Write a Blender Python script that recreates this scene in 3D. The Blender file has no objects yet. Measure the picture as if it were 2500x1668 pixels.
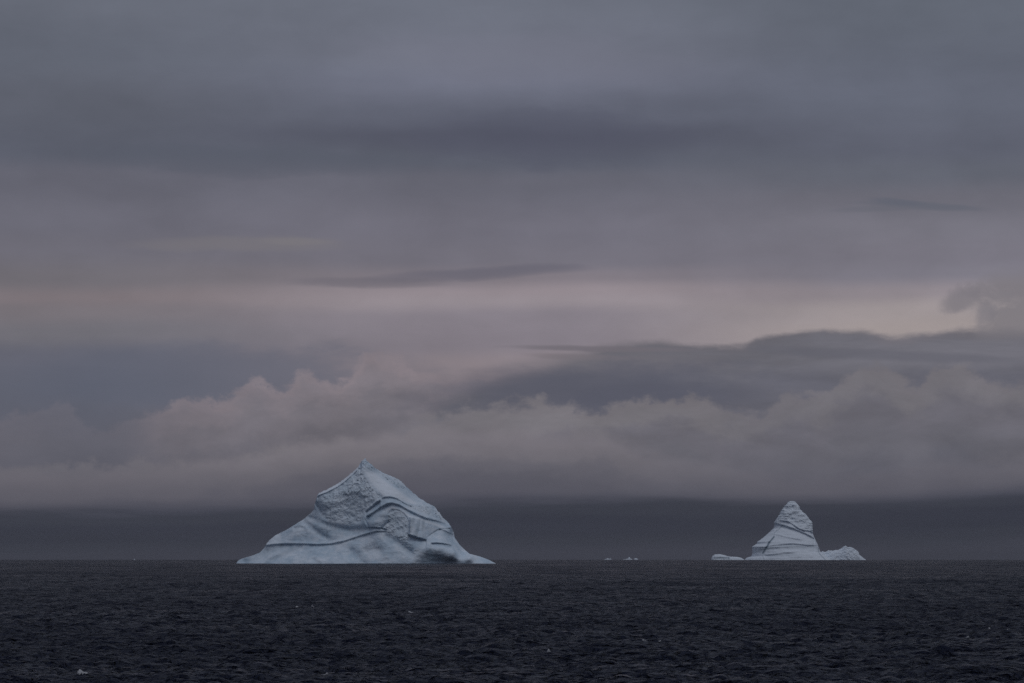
import bpy, math
import numpy as np

# ------------------------------------------------------------------ camera
FPX = 6944.0          # focal length in photograph pixels (100 mm on a 36 mm frame)
HY = 1358.0           # row of the eye-level line in the photograph (the sea horizon dips below it)
EARTH_R2 = 2 * 6.371e6  # twice the Earth's radius: the sea curves away
CAM_H = 5.0           # eye height above the sea, metres
sc = bpy.context.scene
col = sc.collection
cam_data = bpy.data.cameras.new('camera')
cam_data.lens = 100.0
cam_data.sensor_width = 36.0
cam_data.shift_y = (HY - 834.0) / 2500.0
cam_data.clip_start = 0.5
cam_data.clip_end = 200000.0
cam = bpy.data.objects.new('camera', cam_data)
cam.location = (0, 0, CAM_H)
cam.rotation_euler = (math.radians(90), 0, 0)
col.objects.link(cam)
sc.camera = cam

vs = sc.view_settings
vs.view_transform = 'Standard'
vs.look = 'None'
vs.gamma = 1.0
vs.exposure = 0.0
vs.use_curve_mapping = False
sc.cycles.max_bounces = 4
sc.cycles.volume_bounces = 0
sc.cycles.use_adaptive_sampling = True
sc.cycles.adaptive_threshold = 0.015
sc.cycles.use_denoising = False
sc.render.filter_size = 1.15

SUN_EL, SUN_AZ = math.radians(70), math.radians(135)   # azimuth clockwise from +Y (north)
sun_data = bpy.data.lights.new('sun', 'SUN')
sun_data.energy = 0.60
sun_data.angle = math.radians(40)
sun_data.color = (1.0, 0.965, 0.95)
sun = bpy.data.objects.new('sun', sun_data)
sx = math.sin(SUN_AZ) * math.cos(SUN_EL)
sy = math.cos(SUN_AZ) * math.cos(SUN_EL)
sz = math.sin(SUN_EL)
from mathutils import Vector
sun.rotation_euler = Vector((sx, sy, sz)).to_track_quat('Z', 'Y').to_euler()
sun.location = (0, -50, 80)
col.objects.link(sun)


def lin(c):
    out = []
    for v in c:
        v = v / 255.0
        out.append(v / 12.92 if v <= 0.04045 else ((v + 0.055) / 1.055) ** 2.4)
    return tuple(out)


# ------------------------------------------------------------------ node helpers
class G:
    """small expression builder on a node tree"""
    def __init__(self, nt):
        self.nt = nt

    def put(self, sock, v):
        if isinstance(v, bpy.types.NodeSocket):
            self.nt.links.new(v, sock)
        elif v is not None:
            sock.default_value = v

    def m(self, op, a, b=None, c=None, clamp=False):
        n = self.nt.nodes.new('ShaderNodeMath')
        n.operation = op
        n.use_clamp = clamp
        self.put(n.inputs[0], a)
        self.put(n.inputs[1], b)
        self.put(n.inputs[2], c)
        return n.outputs[0]

    def add(self, a, b): return self.m('ADD', a, b)
    def sub(self, a, b): return self.m('SUBTRACT', a, b)
    def mul(self, a, b): return self.m('MULTIPLY', a, b)
    def div(self, a, b): return self.m('DIVIDE', a, b)
    def mad(self, a, b, c): return self.m('MULTIPLY_ADD', a, b, c)

    def smooth(self, x, lo, hi, o0=0.0, o1=1.0, kind='SMOOTHSTEP'):
        n = self.nt.nodes.new('ShaderNodeMapRange')
        n.interpolation_type = kind
        n.clamp = True
        self.put(n.inputs[0], x)
        for i, v in enumerate((lo, hi, o0, o1)):
            self.put(n.inputs[1 + i], v)
        return n.outputs[0]

    def xyz(self, x, y, z=0.0):
        n = self.nt.nodes.new('ShaderNodeCombineXYZ')
        self.put(n.inputs[0], x); self.put(n.inputs[1], y); self.put(n.inputs[2], z)
        return n.outputs[0]

    def sep(self, v):
        n = self.nt.nodes.new('ShaderNodeSeparateXYZ')
        self.put(n.inputs[0], v)
        return n.outputs

    def noise(self, vec, scale, detail=4.0, rough=0.5, dist=0.0, dim='3D', lac=2.0, kind='FBM'):
        n = self.nt.nodes.new('ShaderNodeTexNoise')
        n.noise_dimensions = dim
        n.noise_type = kind
        n.normalize = True
        self.put(n.inputs['Vector'], vec)
        self.put(n.inputs['Scale'], scale)
        n.inputs['Detail'].default_value = detail
        n.inputs['Roughness'].default_value = rough
        n.inputs['Lacunarity'].default_value = lac
        n.inputs['Distortion'].default_value = dist
        return n.outputs['Fac']

    def ramp(self, fac, stops, interp='LINEAR'):
        n = self.nt.nodes.new('ShaderNodeValToRGB')
        cr = n.color_ramp
        cr.interpolation = interp
        stops = sorted(stops)
        while len(cr.elements) > 1:
            cr.elements.remove(cr.elements[-1])
        cr.elements[0].position = stops[0][0]
        cr.elements[0].color = tuple(stops[0][1]) + (1,)
        for p, c in stops[1:]:
            e = cr.elements.new(p)
            e.color = tuple(c) + (1,)
        self.put(n.inputs[0], fac)
        return n.outputs[0]

    def curve(self, x, pts, x0, x1, y0, y1, handle='AUTO'):
        """y(x) through pts; x and y in their own units"""
        n = self.nt.nodes.new('ShaderNodeFloatCurve')
        c = n.mapping.curves[0]
        pts = sorted(pts)
        P = [((p[0] - x0) / (x1 - x0), (p[1] - y0) / (y1 - y0)) for p in pts]
        while len(c.points) < len(P):
            c.points.new(0.5, 0.5)
        for q, p in zip(c.points, P):
            q.location = p
            q.handle_type = handle
        n.mapping.extend = 'HORIZONTAL'
        n.mapping.update()
        self.put(n.inputs[0], 1.0)
        self.put(n.inputs[1], self.smooth(x, x0, x1, kind='LINEAR'))
        return self.mad(n.outputs[0], y1 - y0, y0)

    def mix(self, f, a, b, mode='MIX'):
        n = self.nt.nodes.new('ShaderNodeMix')
        n.data_type = 'RGBA'
        n.blend_type = mode
        n.clamp_factor = True
        self.put(n.inputs[0], f)
        self.put(n.inputs[6], a if isinstance(a, bpy.types.NodeSocket) else tuple(a) + (1,))
        self.put(n.inputs[7], b if isinstance(b, bpy.types.NodeSocket) else tuple(b) + (1,))
        return n.outputs[2]

    def scale(self, colr, f):
        n = self.nt.nodes.new('ShaderNodeVectorMath')
        n.operation = 'SCALE'
        self.put(n.inputs[0], colr)
        self.put(n.inputs['Scale'], f)
        return n.outputs[0]


# ------------------------------------------------------------------ sky
world = bpy.data.worlds.new('World')
sc.world = world
world.use_nodes = True
wt = world.node_tree
wt.nodes.clear()
g = G(wt)
tc = wt.nodes.new('ShaderNodeTexCoord')
X, Y, Z = g.sep(tc.outputs['Generated'])
hor = g.m('SQRT', g.add(g.mul(X, X), g.mul(Y, Y)))
A = g.mul(g.m('ARCTAN2', X, Y), FPX / 100.0)              # azimuth, in units of 1/69.44 rad
E = g.mul(g.div(Z, g.m('MAXIMUM', hor, 0.02)), FPX / 100.0)  # elevation, same unit
# the noise rides on the direction itself, so that it closes round the whole horizon
def pa(x):
    return math.atan((x - 1250.0) / FPX) * FPX / 100.0
def pe(y):
    return (HY - y) / 100.0
def nz(sa, se, scale, detail, rough, seed, dist=0.0):
    v = g.xyz(g.mad(A, sa, seed), g.mad(E, se, seed * 1.7), seed * 0.37)
    return g.sub(g.noise(v, scale, detail, rough, dist), 0.5)

soft = nz(0.10, 0.32, 1.0, 3.0, 0.5, 3.1)               # broad drift of the layers
streak = nz(0.22, 1.2, 1.0, 5.0, 0.6, 8.4, 0.3)        # thin stretched streaks
billow = nz(0.55, 0.75, 1.0, 5.0, 0.55, 1.3, 0.15)      # cumulus edges
fine = nz(1.6, 2.2, 1.0, 5.0, 0.6, 6.6, 0.2)
patch = nz(0.22, 0.5, 1.0, 3.0, 0.5, 12.2)

# high overcast: three vertical profiles, blended along the horizon
EMAX = 14.0
def prof(rows):
    return [(max(0.0, min(1.0, pe(y) / EMAX)), lin(c)) for y, c in rows]
Ew = g.add(E, g.add(g.mul(soft, 0.55), g.mul(streak, 0.22)))
efac = g.div(Ew, EMAX)
left = g.ramp(efac, prof([(0, (103, 107, 118)), (150, (95, 99, 110)), (250, (94, 97, 108)), (385, (91, 94, 106)), (440, (101, 101, 112)),
    (550, (109, 108, 119)), (610, (112, 110, 120)), (690, (115, 111, 117)), (735, (128, 119, 123)), (765, (122, 116, 121)),
    (820, (114, 112, 119)), (880, (101, 102, 114)), (960, (95, 98, 111)), (1100, (96, 97, 108)), (1300, (92, 92, 102))]), 'EASE')
mid = g.ramp(efac, prof([(0, (110, 114, 126)), (120, (113, 116, 129)), (205, (112, 115, 130)), (280, (98, 101, 115)), (335, (86, 88, 102)),
    (390, (93, 96, 108)), (440, (103, 103, 114)), (560, (114, 112, 123)), (640, (116, 113, 123)), (680, (128, 121, 128)), (715, (149, 139, 144)),
    (735, (150, 141, 146)), (775, (137, 130, 138)), (840, (133, 126, 134)), (890, (143, 133, 138)), (1000, (140, 130, 133)), (1300, (110, 106, 112))]), 'EASE')
right = g.ramp(efac, prof([(0, (99, 104, 115)), (250, (99, 103, 116)), (370, (96, 99, 112)), (430, (101, 104, 115)), (500, (112, 111, 121)),
    (560, (122, 120, 130)), (640, (122, 119, 129)), (680, (125, 122, 132)), (725, (144, 136, 141)), (765, (159, 150, 150)),
    (815, (164, 154, 152)), (900, (156, 147, 146)), (1300, (120, 114, 116))]), 'EASE')
base = g.mix(g.smooth(A, -10.5, -1.0), left, mid)
base = g.mix(g.smooth(A, 1.0, 9.5), base, right)
# the overcast climbs out of the picture to a somewhat brighter zenith
top_col = g.mix(g.smooth(soft, -0.25, 0.25), lin((108, 113, 125)), lin((126, 131, 143)))
base = g.mix(g.smooth(E, 13.0, 60.0), base, top_col)
base = g.scale(base, g.mad(patch, 0.40, 1.0))
base = g.scale(base, g.mad(streak, 0.14, 1.0))
base = g.scale(base, g.mad(nz(0.7, 1.1, 1.0, 6.0, 0.6, 15.7, 0.5), 0.16, 1.0))

def layer(under, top_pts, rows, amp_b, amp_f, sft, presence=None, tex=0.25, seed=2.0, stretch=(0.5, 0.8)):
    """a bank of cloud with its upper edge through top_pts (photo px), coloured by depth below that edge"""
    pts = [(pa(x), pe(y)) for x, y in top_pts]
    top = g.curve(A, pts, -15.0, 15.0, 0.0, 8.0)
    b = nz(stretch[0], stretch[1], 1.0, 6.0, 0.58, seed, 0.1)
    f = nz(stretch[0] * 3.0, stretch[1] * 2.6, 1.0, 5.0, 0.62, seed + 5.0, 0.15)
    top = g.add(top, g.add(g.mul(b, amp_b), g.mul(f, amp_f)))
    d = g.sub(top, E)
    a = g.smooth(d, g.mul(sft, -1.0) if isinstance(sft, bpy.types.NodeSocket) else -sft, sft)
    if presence:
        a = g.mul(a, g.curve(A, [(pa(x), v) for x, v in presence], -15.0, 15.0, 0.0, 1.0))
    dmax = max(r[0] for r in rows)
    cl = g.ramp(g.div(g.add(d, g.mul(b, 0.5)), dmax), [(r[0] / dmax, lin(r[1])) for r in rows], 'EASE')
    t = nz(stretch[0] * 0.8, stretch[1] * 1.3, 1.0, 6.0, 0.6, seed + 9.0, 0.3)
    cl = g.scale(cl, g.mad(t, tex, 1.0))
    return g.mix(a, under, cl)

sky = base
# thin streaks high up
def streaklet(under, x, y, wx, wy, colr, strength, slope=0.0, seed=4.0, warp=1.6, freq=(0.5, 1.5)):
    da = g.sub(A, pa(x))
    nn = nz(freq[0], freq[1], 1.0, 5.0, 0.6, seed)
    de = g.add(g.sub(g.sub(E, pe(y)), g.mul(da, slope)), g.mul(nn, wy / 100.0 * warp))
    da = g.add(da, g.mul(nn, wx / 100.0 * warp * 0.4))
    q = g.add(g.m('POWER', g.m('ABSOLUTE', g.div(da, wx / 100.0)), 2.0), g.m('POWER', g.m('ABSOLUTE', g.div(de, wy / 100.0)), 2.0))
    f = g.mul(g.smooth(q, 0.0, 1.6, 1.0, 0.0), strength)
    return g.mix(f, under, lin(colr))
sky = streaklet(sky, 1360, 335, 330, 75, (80, 82, 97), 0.55, -0.02, 2.2)
sky = streaklet(sky, 600, 395, 420, 40, (86, 90, 102), 0.55, -0.02, 5.9)
sky = streaklet(sky, 1300, 150, 420, 60, (117, 118, 132), 0.35, -0.05, 7.9)
sky = streaklet(sky, 1180, 666, 260, 15, (97, 96, 109), 0.6, 0.05, 4.4)
sky = streaklet(sky, 900, 690, 200, 14, (108, 104, 113), 0.6, 0.0, 3.4)
sky = streaklet(sky, 2250, 512, 150, 10, (98, 101, 112), 0.75, -0.07, 9.4)
sky = streaklet(sky, 2190, 500, 60, 9, (97, 100, 112), 0.7, -0.12, 1.4)
sky = streaklet(sky, 2140, 518, 120, 8, (104, 105, 115), 0.6, 0.03, 11.4)
sky = streaklet(sky, 600, 600, 260, 20, (121, 117, 121), 0.6, 0.01, 6.4)
sky = streaklet(sky, 720, 592, 90, 9, (125, 121, 124), 0.5, 0.0, 7.1)
# bluish gap left of the pink cumulus
sky = streaklet(sky, 520, 925, 520, 75, (93, 98, 113), 0.6, 0.0, 8.8)

# pale cumulus on the left
sky = layer(sky, [(-300, 1030), (0, 1020), (110, 1008), (150, 995), (190, 1012), (240, 1045), (330, 1030), (400, 1000), (440, 985), (540, 978),
                  (590, 962), (625, 932), (690, 948), (750, 915), (800, 930), (850, 915), (880, 888), (930, 872), (975, 880), (1020, 905), (1100, 918),
                  (1200, 925), (1350, 950), (1700, 990), (2700, 1000)],
            [(0.0, (136, 126, 131)), (0.35, (128, 121, 127)), (0.9, (117, 113, 120)), (1.6, (105, 103, 111)), (2.6, (101, 100, 108))],
            0.50, 0.95, 0.15,
            [(-300, 0.3), (60, 0.2), (150, 0.18), (250, 0.12), (350, 0.35), (450, 0.7), (560, 0.75), (800, 0.85), (1300, 0.95), (2700, 1.0)], 0.65, 2.0, (0.7, 1.0))
# grey bank on the right, with its wind-drawn tip
sky = layer(sky, [(-300, 1500), (700, 1300), (950, 1060), (1050, 1005), (1150, 955), (1230, 930), (1300, 912), (1360, 890), (1430, 862),
                  (1500, 845), (1620, 838), (1720, 846), (1800, 850), (1850, 832), (1900, 822), (2000, 813), (2090, 816), (2200, 824), (2280, 818), (2380, 811), (2500, 812), (2800, 815)],
            [(0.0, (112, 109, 116)), (0.25, (107, 106, 114)), (0.7, (106, 105, 113)), (1.2, (99, 99, 109)), (2.2, (98, 98, 108))],
            0.22, 0.30, g.smooth(A, pa(1250), pa(1850), 0.20, 0.10), None, 0.95, 14.0, (0.30, 0.9))
sky = streaklet(sky, 1470, 852, 230, 8, (112, 107, 114), 0.85, -0.02, 14.4)
sky = streaklet(sky, 1420, 872, 130, 8, (122, 114, 119), 0.7, -0.04, 15.4)
sky = streaklet(sky, 1500, 890, 260, 26, (112, 109, 116), 0.6, 0.0, 19.4)
sky = streaklet(sky, 2150, 872, 330, 14, (98, 98, 108), 0.6, -0.06, 20.4)
sky = streaklet(sky, 1440, 955, 420, 62, (85, 87, 101), 0.75, 0.02, 18.4)
# torn puffs at the right edge
pf = nz(0.9, 1.1, 1.0, 6.0, 0.6, 21.0, 0.4)
pm = g.mul(g.smooth(A, pa(2250), pa(2400)), g.mul(g.smooth(E, pe(850), pe(810)), g.smooth(E, pe(650), pe(715))))
pcov = g.mul(g.smooth(g.add(pf, g.smooth(A, pa(2290), pa(2490), -0.12, 0.30)), -0.10, 0.26), pm)
sky = g.mix(g.mul(pcov, 0.85), sky, lin((124, 120, 125)))
sky = streaklet(sky, 2345, 742, 50, 34, (122, 118, 124), 0.75, 0.25, 16.4, 3.2, (1.1, 1.1))
sky = streaklet(sky, 2405, 785, 26, 32, (120, 117, 124), 0.6, 0.4, 17.4, 3.2, (1.1, 1.1))
# lit cumulus in front
sky = layer(sky, [(-300, 1160), (0, 1145), (300, 1138), (560, 1128), (640, 1105), (740, 1085), (830, 1075), (900, 1082), (960, 1060), (1040, 1035),
                  (1130, 1008), (1250, 990), (1330, 984), (1400, 992), (1450, 1006), (1520, 985), (1600, 972), (1670, 968), (1720, 985),
                  (1780, 1000), (1850, 1010), (1900, 985), (1950, 962), (2000, 975), (2060, 935), (2150, 902), (2190, 915), (2230, 945), (2290, 905), (2330, 900),
                  (2400, 925), (2500, 950), (2800, 960)],
            [(0.0, (120, 116, 121)), (0.35, (119, 116, 121)), (0.9, (108, 106, 114)), (1.6, (105, 104, 112)), (2.4, (97, 97, 106)), (3.2, (88, 88, 98))],
            0.65, 0.95, 0.15, [(-300, 0.5), (300, 0.6), (560, 0.75), (800, 0.9), (1000, 0.75), (1200, 0.95), (1700, 0.95), (1850, 0.7), (2100, 0.85), (2700, 0.8)], 0.75, 27.0, (0.6, 0.9))
# second, softer roll inside it
sky = layer(sky, [(-300, 1180), (300, 1155), (560, 1140), (800, 1080), (1000, 1060), (1200, 1050), (1400, 1060), (1600, 1110), (1800, 1150), (2000, 1180), (2300, 1140), (2800, 1120)],
            [(0.0, (125, 120, 126)), (0.5, (118, 114, 120)), (0.9, (104, 102, 110)), (1.3, (92, 91, 100)), (1.9, (84, 83, 94))],
            1.0, 0.3, 0.30, [(-300, 0.8), (600, 0.85), (1300, 0.8), (1700, 0.5), (2000, 0.35), (2800, 0.5)], 0.4, 33.0)
# the banks darken towards their common base
sky = g.mix(g.mul(g.smooth(E, pe(1085), pe(1230)), 0.66), sky, lin((84, 84, 95)))
# dark sea fog along the horizon
sky = layer(sky, [(-300, 1242), (0, 1240), (400, 1234), (800, 1228), (1200, 1218), (1600, 1216), (1900, 1222), (2200, 1214), (2400, 1200), (2500, 1192), (2800, 1185)],
            [(0.0, (70, 72, 84)), (0.22, (58, 61, 72)), (0.5, (52, 55, 67)), (0.8, (51, 54, 66)), (1.05, (54, 57, 68)), (1.35, (59, 61, 72)), (2.0, (60, 62, 73))],
            0.35, 0.16, 0.20, None, 0.4, 41.0, (0.10, 1.2))
lower = lin((52, 54, 65))
sky = g.mix(g.smooth(E, -0.3, -1.5), sky, lower)

tint = wt.nodes.new('ShaderNodeVectorMath')
tint.operation = 'MULTIPLY'
wt.links.new(sky, tint.inputs[0])
tint.inputs[1].default_value = (0.99, 0.99, 1.012)
sky = tint.outputs[0]

nish = wt.nodes.new('ShaderNodeTexSky')
nish.sky_type = 'NISHITA'
nish.sun_disc = False
nish.sun_elevation = SUN_EL
nish.sun_rotation = SUN_AZ
nish.air_density = 1.5
nish.dust_density = 2.0
bg1 = wt.nodes.new('ShaderNodeBackground')
bg1.inputs['Strength'].default_value = 0.05
wt.links.new(nish.outputs[0], bg1.inputs['Color'])
bg2 = wt.nodes.new('ShaderNodeBackground')
bg2.inputs['Strength'].default_value = 1.0
wt.links.new(sky, bg2.inputs['Color'])
mx = wt.nodes.new('ShaderNodeMixShader')
mx.inputs[0].default_value = 0.97        # cover of the overcast
wt.links.new(bg1.outputs[0], mx.inputs[1])
wt.links.new(bg2.outputs[0], mx.inputs[2])
wo = wt.nodes.new('ShaderNodeOutputWorld')
wt.links.new(mx.outputs[0], wo.inputs['Surface'])
world.cycles.sampling_method = 'MANUAL'
world.cycles.sample_map_resolution = 1024

# ------------------------------------------------------------------ numeric helpers
rng = np.random.default_rng(7)

def sm(x, a, b):
    t = np.clip((x - a) / (b - a), 0, 1)
    return t * t * (3 - 2 * t)

_perm = rng.permutation(4096)
_grad = rng.normal(size=(4096, 3))
_grad /= np.linalg.norm(_grad, axis=1)[:, None]

def gnoise(p):
    p = np.asarray(p, float)
    i = np.floor(p).astype(int)
    f = p - i
    u = f * f * f * (f * (f * 6 - 15) + 10)
    def h(dx, dy, dz):
        k = _perm[(_perm[(_perm[(i[:, 0] + dx) & 4095] + i[:, 1] + dy) & 4095] + i[:, 2] + dz) & 4095]
        return (_grad[k] * (f - np.array([dx, dy, dz]))).sum(1)
    x00 = h(0, 0, 0) * (1 - u[:, 0]) + h(1, 0, 0) * u[:, 0]
    x10 = h(0, 1, 0) * (1 - u[:, 0]) + h(1, 1, 0) * u[:, 0]
    x01 = h(0, 0, 1) * (1 - u[:, 0]) + h(1, 0, 1) * u[:, 0]
    x11 = h(0, 1, 1) * (1 - u[:, 0]) + h(1, 1, 1) * u[:, 0]
    y0 = x00 * (1 - u[:, 1]) + x10 * u[:, 1]
    y1 = x01 * (1 - u[:, 1]) + x11 * u[:, 1]
    return y0 * (1 - u[:, 2]) + y1 * u[:, 2]

def fbm(p, octs=5, gain=0.5, ridged=False):
    p = np.array(p, float)
    s = np.zeros(len(p)); a = 1.0
    for k in range(octs):
        n = gnoise(p + 17.3 * k)
        s += a * ((1 - 2 * np.abs(n)) - 0.6 if ridged else n)
        p = p * 2.03
        a *= gain
    return s

def mesh_from(name, V, F4, mat, smooth=True, normals=None, attrs=None):
    me = bpy.data.meshes.new(name)
    V = np.asarray(V, np.float32); F4 = np.asarray(F4, np.int32)
    k = F4.shape[1]
    me.vertices.add(len(V)); me.vertices.foreach_set('co', V.ravel())
    me.loops.add(F4.size); me.loops.foreach_set('vertex_index', F4.ravel())
    me.polygons.add(len(F4))
    me.polygons.foreach_set('loop_start', np.arange(0, F4.size, k, dtype=np.int32))
    me.polygons.foreach_set('use_smooth', np.full(len(F4), smooth))
    me.update(calc_edges=True)
    me.validate()
    for an, av in (attrs or {}).items():
        at = me.attributes.new(an, 'FLOAT', 'POINT')
        at.data.foreach_set('value', np.asarray(av, np.float32))
    if normals is not None:
        me.normals_split_custom_set_from_vertices([tuple(n) for n in normals])
    me.materials.append(mat)
    return me

def vnormals(V, F4):
    a, b, c, d = (V[F4[:, i]] for i in range(4))
    n = np.cross(c - a, d - b)
    N = np.zeros_like(V)
    for i in range(4):
        np.add.at(N, F4[:, i], n)
    return N / np.maximum(np.linalg.norm(N, axis=1)[:, None], 1e-9)

def new_obj(name, me, parent=None, label=None, cat=None, group=None, kind=None, loc=None):
    o = bpy.data.objects.new(name, me)
    col.objects.link(o)
    if parent: o.parent = parent
    if label: o['label'] = label
    if cat: o['category'] = cat
    if group: o['group'] = group
    if kind: o['kind'] = kind
    if loc is not None: o.location = loc
    return o

def new_mat(name):
    m = bpy.data.materials.new(name)
    m.use_nodes = True
    nt = m.node_tree
    bs = nt.nodes['Principled BSDF']
    return m, G(nt), bs

# ------------------------------------------------------------------ materials
def sea_material():
    m, g, bs = new_mat('sea_water')
    geo = g.nt.nodes.new('ShaderNodeNewGeometry')
    P = geo.outputs['Position']
    x, y, z = g.sep(P)
    bs.inputs['Base Color'].default_value = (0.003, 0.0062, 0.022, 1)
    bs.inputs['IOR'].default_value = 1.333
    v1 = g.xyz(g.mul(x, 0.75), y, 0.0)
    n1 = g.noise(v1, 1.7, 4.0, 0.6, 0.3, '2D')
    n2 = g.noise(v1, 0.45, 3.0, 0.55, 0.3, '2D')
    v3 = g.xyz(g.mul(x, 0.6), y, 0.0)
    gust = g.noise(v3, 0.03, 4.0, 0.6, 0.0, '2D')
    rough = g.smooth(gust, 0.35, 0.65, 0.24, 0.38, 'LINEAR')
    g.put(bs.inputs['Roughness'], rough)
    bs.inputs['Specular IOR Level'].default_value = 0.20
    b1 = g.nt.nodes.new('ShaderNodeBump')
    b1.inputs['Strength'].default_value = 1.0
    b1.inputs['Distance'].default_value = 1.1
    g.put(b1.inputs['Height'], n1)
    b2 = g.nt.nodes.new('ShaderNodeBump')
    b2.inputs['Strength'].default_value = 1.0
    b2.inputs['Distance'].default_value = 2.8
    g.put(b2.inputs['Height'], n2)
    g.put(b2.inputs['Normal'], b1.outputs[0])
    g.put(bs.inputs['Normal'], b2.outputs[0])
    return m

def ice_material(name, white, ice, rough_scale, bump):
    m, g, bs = new_mat(name)
    tcn = g.nt.nodes.new('ShaderNodeTexCoord')
    P = tcn.outputs['Object']
    at = g.nt.nodes.new('ShaderNodeAttribute'); at.attribute_name = 'blue'
    blue = at.outputs['Fac']
    as_ = g.nt.nodes.new('ShaderNodeAttribute'); as_.attribute_name = 'snow'
    snow = as_.outputs['Fac']
    n = g.noise(P, 0.09, 5.0, 0.6)
    n2 = g.noise(P, rough_scale, 6.0, 0.65)
    f = g.smooth(g.add(g.mul(n, 0.7), g.mul(n2, 0.3)), 0.36, 0.64)
    f = g.m('MAXIMUM', g.mul(f, 0.8), snow, clamp=True)
    c = g.mix(f, ice, white)
    c = g.mix(blue, c, (0.10, 0.165, 0.225))  # dark blue: ice bands and wet ice, plus shade painted under ledges
    g.put(bs.inputs['Base Color'], c)
    g.put(bs.inputs['Roughness'], g.smooth(n2, 0.3, 0.7, 0.55, 0.8))
    bs.inputs['Specular IOR Level'].default_value = 0.3
    b = g.nt.nodes.new('ShaderNodeBump')
    b.inputs['Strength'].default_value = bump
    b.inputs['Distance'].default_value = 1.2
    g.put(b.inputs['Height'], n2)
    g.put(bs.inputs['Normal'], b.outputs[0])
    return m

M_SEA = sea_material()
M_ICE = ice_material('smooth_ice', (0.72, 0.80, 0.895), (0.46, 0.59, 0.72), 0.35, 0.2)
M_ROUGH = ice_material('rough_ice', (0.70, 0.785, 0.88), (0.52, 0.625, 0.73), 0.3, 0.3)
M_FOAM = ice_material('sea_foam', (0.52, 0.54, 0.58), (0.25, 0.27, 0.31), 3.0, 0.5)

# ------------------------------------------------------------------ sea
def spectrum_tile(N, L, lam0, lam1, peak, rms, wind_deg, spread, seed, chop=1.0):
    r = np.random.default_rng(seed)
    k1 = np.fft.fftfreq(N, L / N) * 2 * np.pi
    kx, ky = np.meshgrid(k1, k1, indexing='ij')
    k = np.hypot(kx, ky); k[0, 0] = 1e-6
    lam = 2 * np.pi / k
    th = np.arctan2(ky, kx) - math.radians(wind_deg)
    S = np.exp(-(lam / peak) ** 2 * 0.8) * k ** -4.0 * np.abs(np.cos(th)) ** spread
    S *= (lam > lam0) & (lam < lam1)
    h = (r.normal(size=k.shape) + 1j * r.normal(size=k.shape)) * np.sqrt(S)
    H = np.fft.ifft2(h).real
    q = rms / H.std()
    h = h * q
    H = H * q
    dx = np.fft.ifft2(-1j * kx / k * h).real * chop
    dy = np.fft.ifft2(-1j * ky / k * h).real * chop
    return (L, np.stack([dx, dy, H], -1))

def sample_tile(tile, x, y, rot=0.0):
    L, T = tile
    N = T.shape[0]
    c, s = math.cos(rot), math.sin(rot)
    u = (x * c + y * s) / L * N; v = (-x * s + y * c) / L * N
    iu = np.floor(u).astype(int); iv = np.floor(v).astype(int)
    fu = (u - iu)[:, None]; fv = (v - iv)[:, None]
    a = T[iu % N, iv % N]; b = T[(iu + 1) % N, iv % N]
    cc = T[iu % N, (iv + 1) % N]; d = T[(iu + 1) % N, (iv + 1) % N]
    o = (a * (1 - fu) + b * fu) * (1 - fv) + (cc * (1 - fu) + d * fu) * fv
    ox = o[:, 0] * c - o[:, 1] * s; oy = o[:, 0] * s + o[:, 1] * c
    return np.stack([ox, oy, o[:, 2]], -1)

TILE_S = spectrum_tile(256, 701.0, 22.0, 140.0, 55.0, 0.17, 82, 1.5, 9, 1.0)
TILE_A = spectrum_tile(256, 211.0, 6.0, 60.0, 20.0, 0.05, 80, 2.5, 1, 1.0)
TILE_A2 = spectrum_tile(256, 157.0, 4.0, 40.0, 11.0, 0.055, 100, 2, 2, 1.0)
TILE_B = spectrum_tile(512, 61.0, 0.8, 7.0, 3.0, 0.075, 85, 2, 3, 1.2)
TILE_C = spectrum_tile(512, 19.0, 0.22, 2.2, 1.0, 0.044, 72, 1.2, 4, 1.2)

def sea_disp(x, y):
    d = np.hypot(x, y)
    az = np.abs(np.arctan2(x, y))
    edge = 1 - sm(az, math.radians(13.0), math.radians(13.9))
    near = sm(d, 45.0, 70.0)
    o = sample_tile(TILE_S, x, y, 0.05) * (1 - sm(d, 3500, 8000))[:, None]
    o += sample_tile(TILE_A, x, y, 0.1) * (1 - sm(d, 1500, 3600))[:, None]
    o += sample_tile(TILE_A2, x, y, -0.22) * (1 - sm(d, 1200, 2800))[:, None]
    o += sample_tile(TILE_B, x, y, 0.3) * (1 - sm(d, 450, 1100))[:, None]
    o += sample_tile(TILE_C, x, y, -0.1) * (1 - sm(d, 200, 450))[:, None]
    return o * (edge * near)[:, None]

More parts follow.
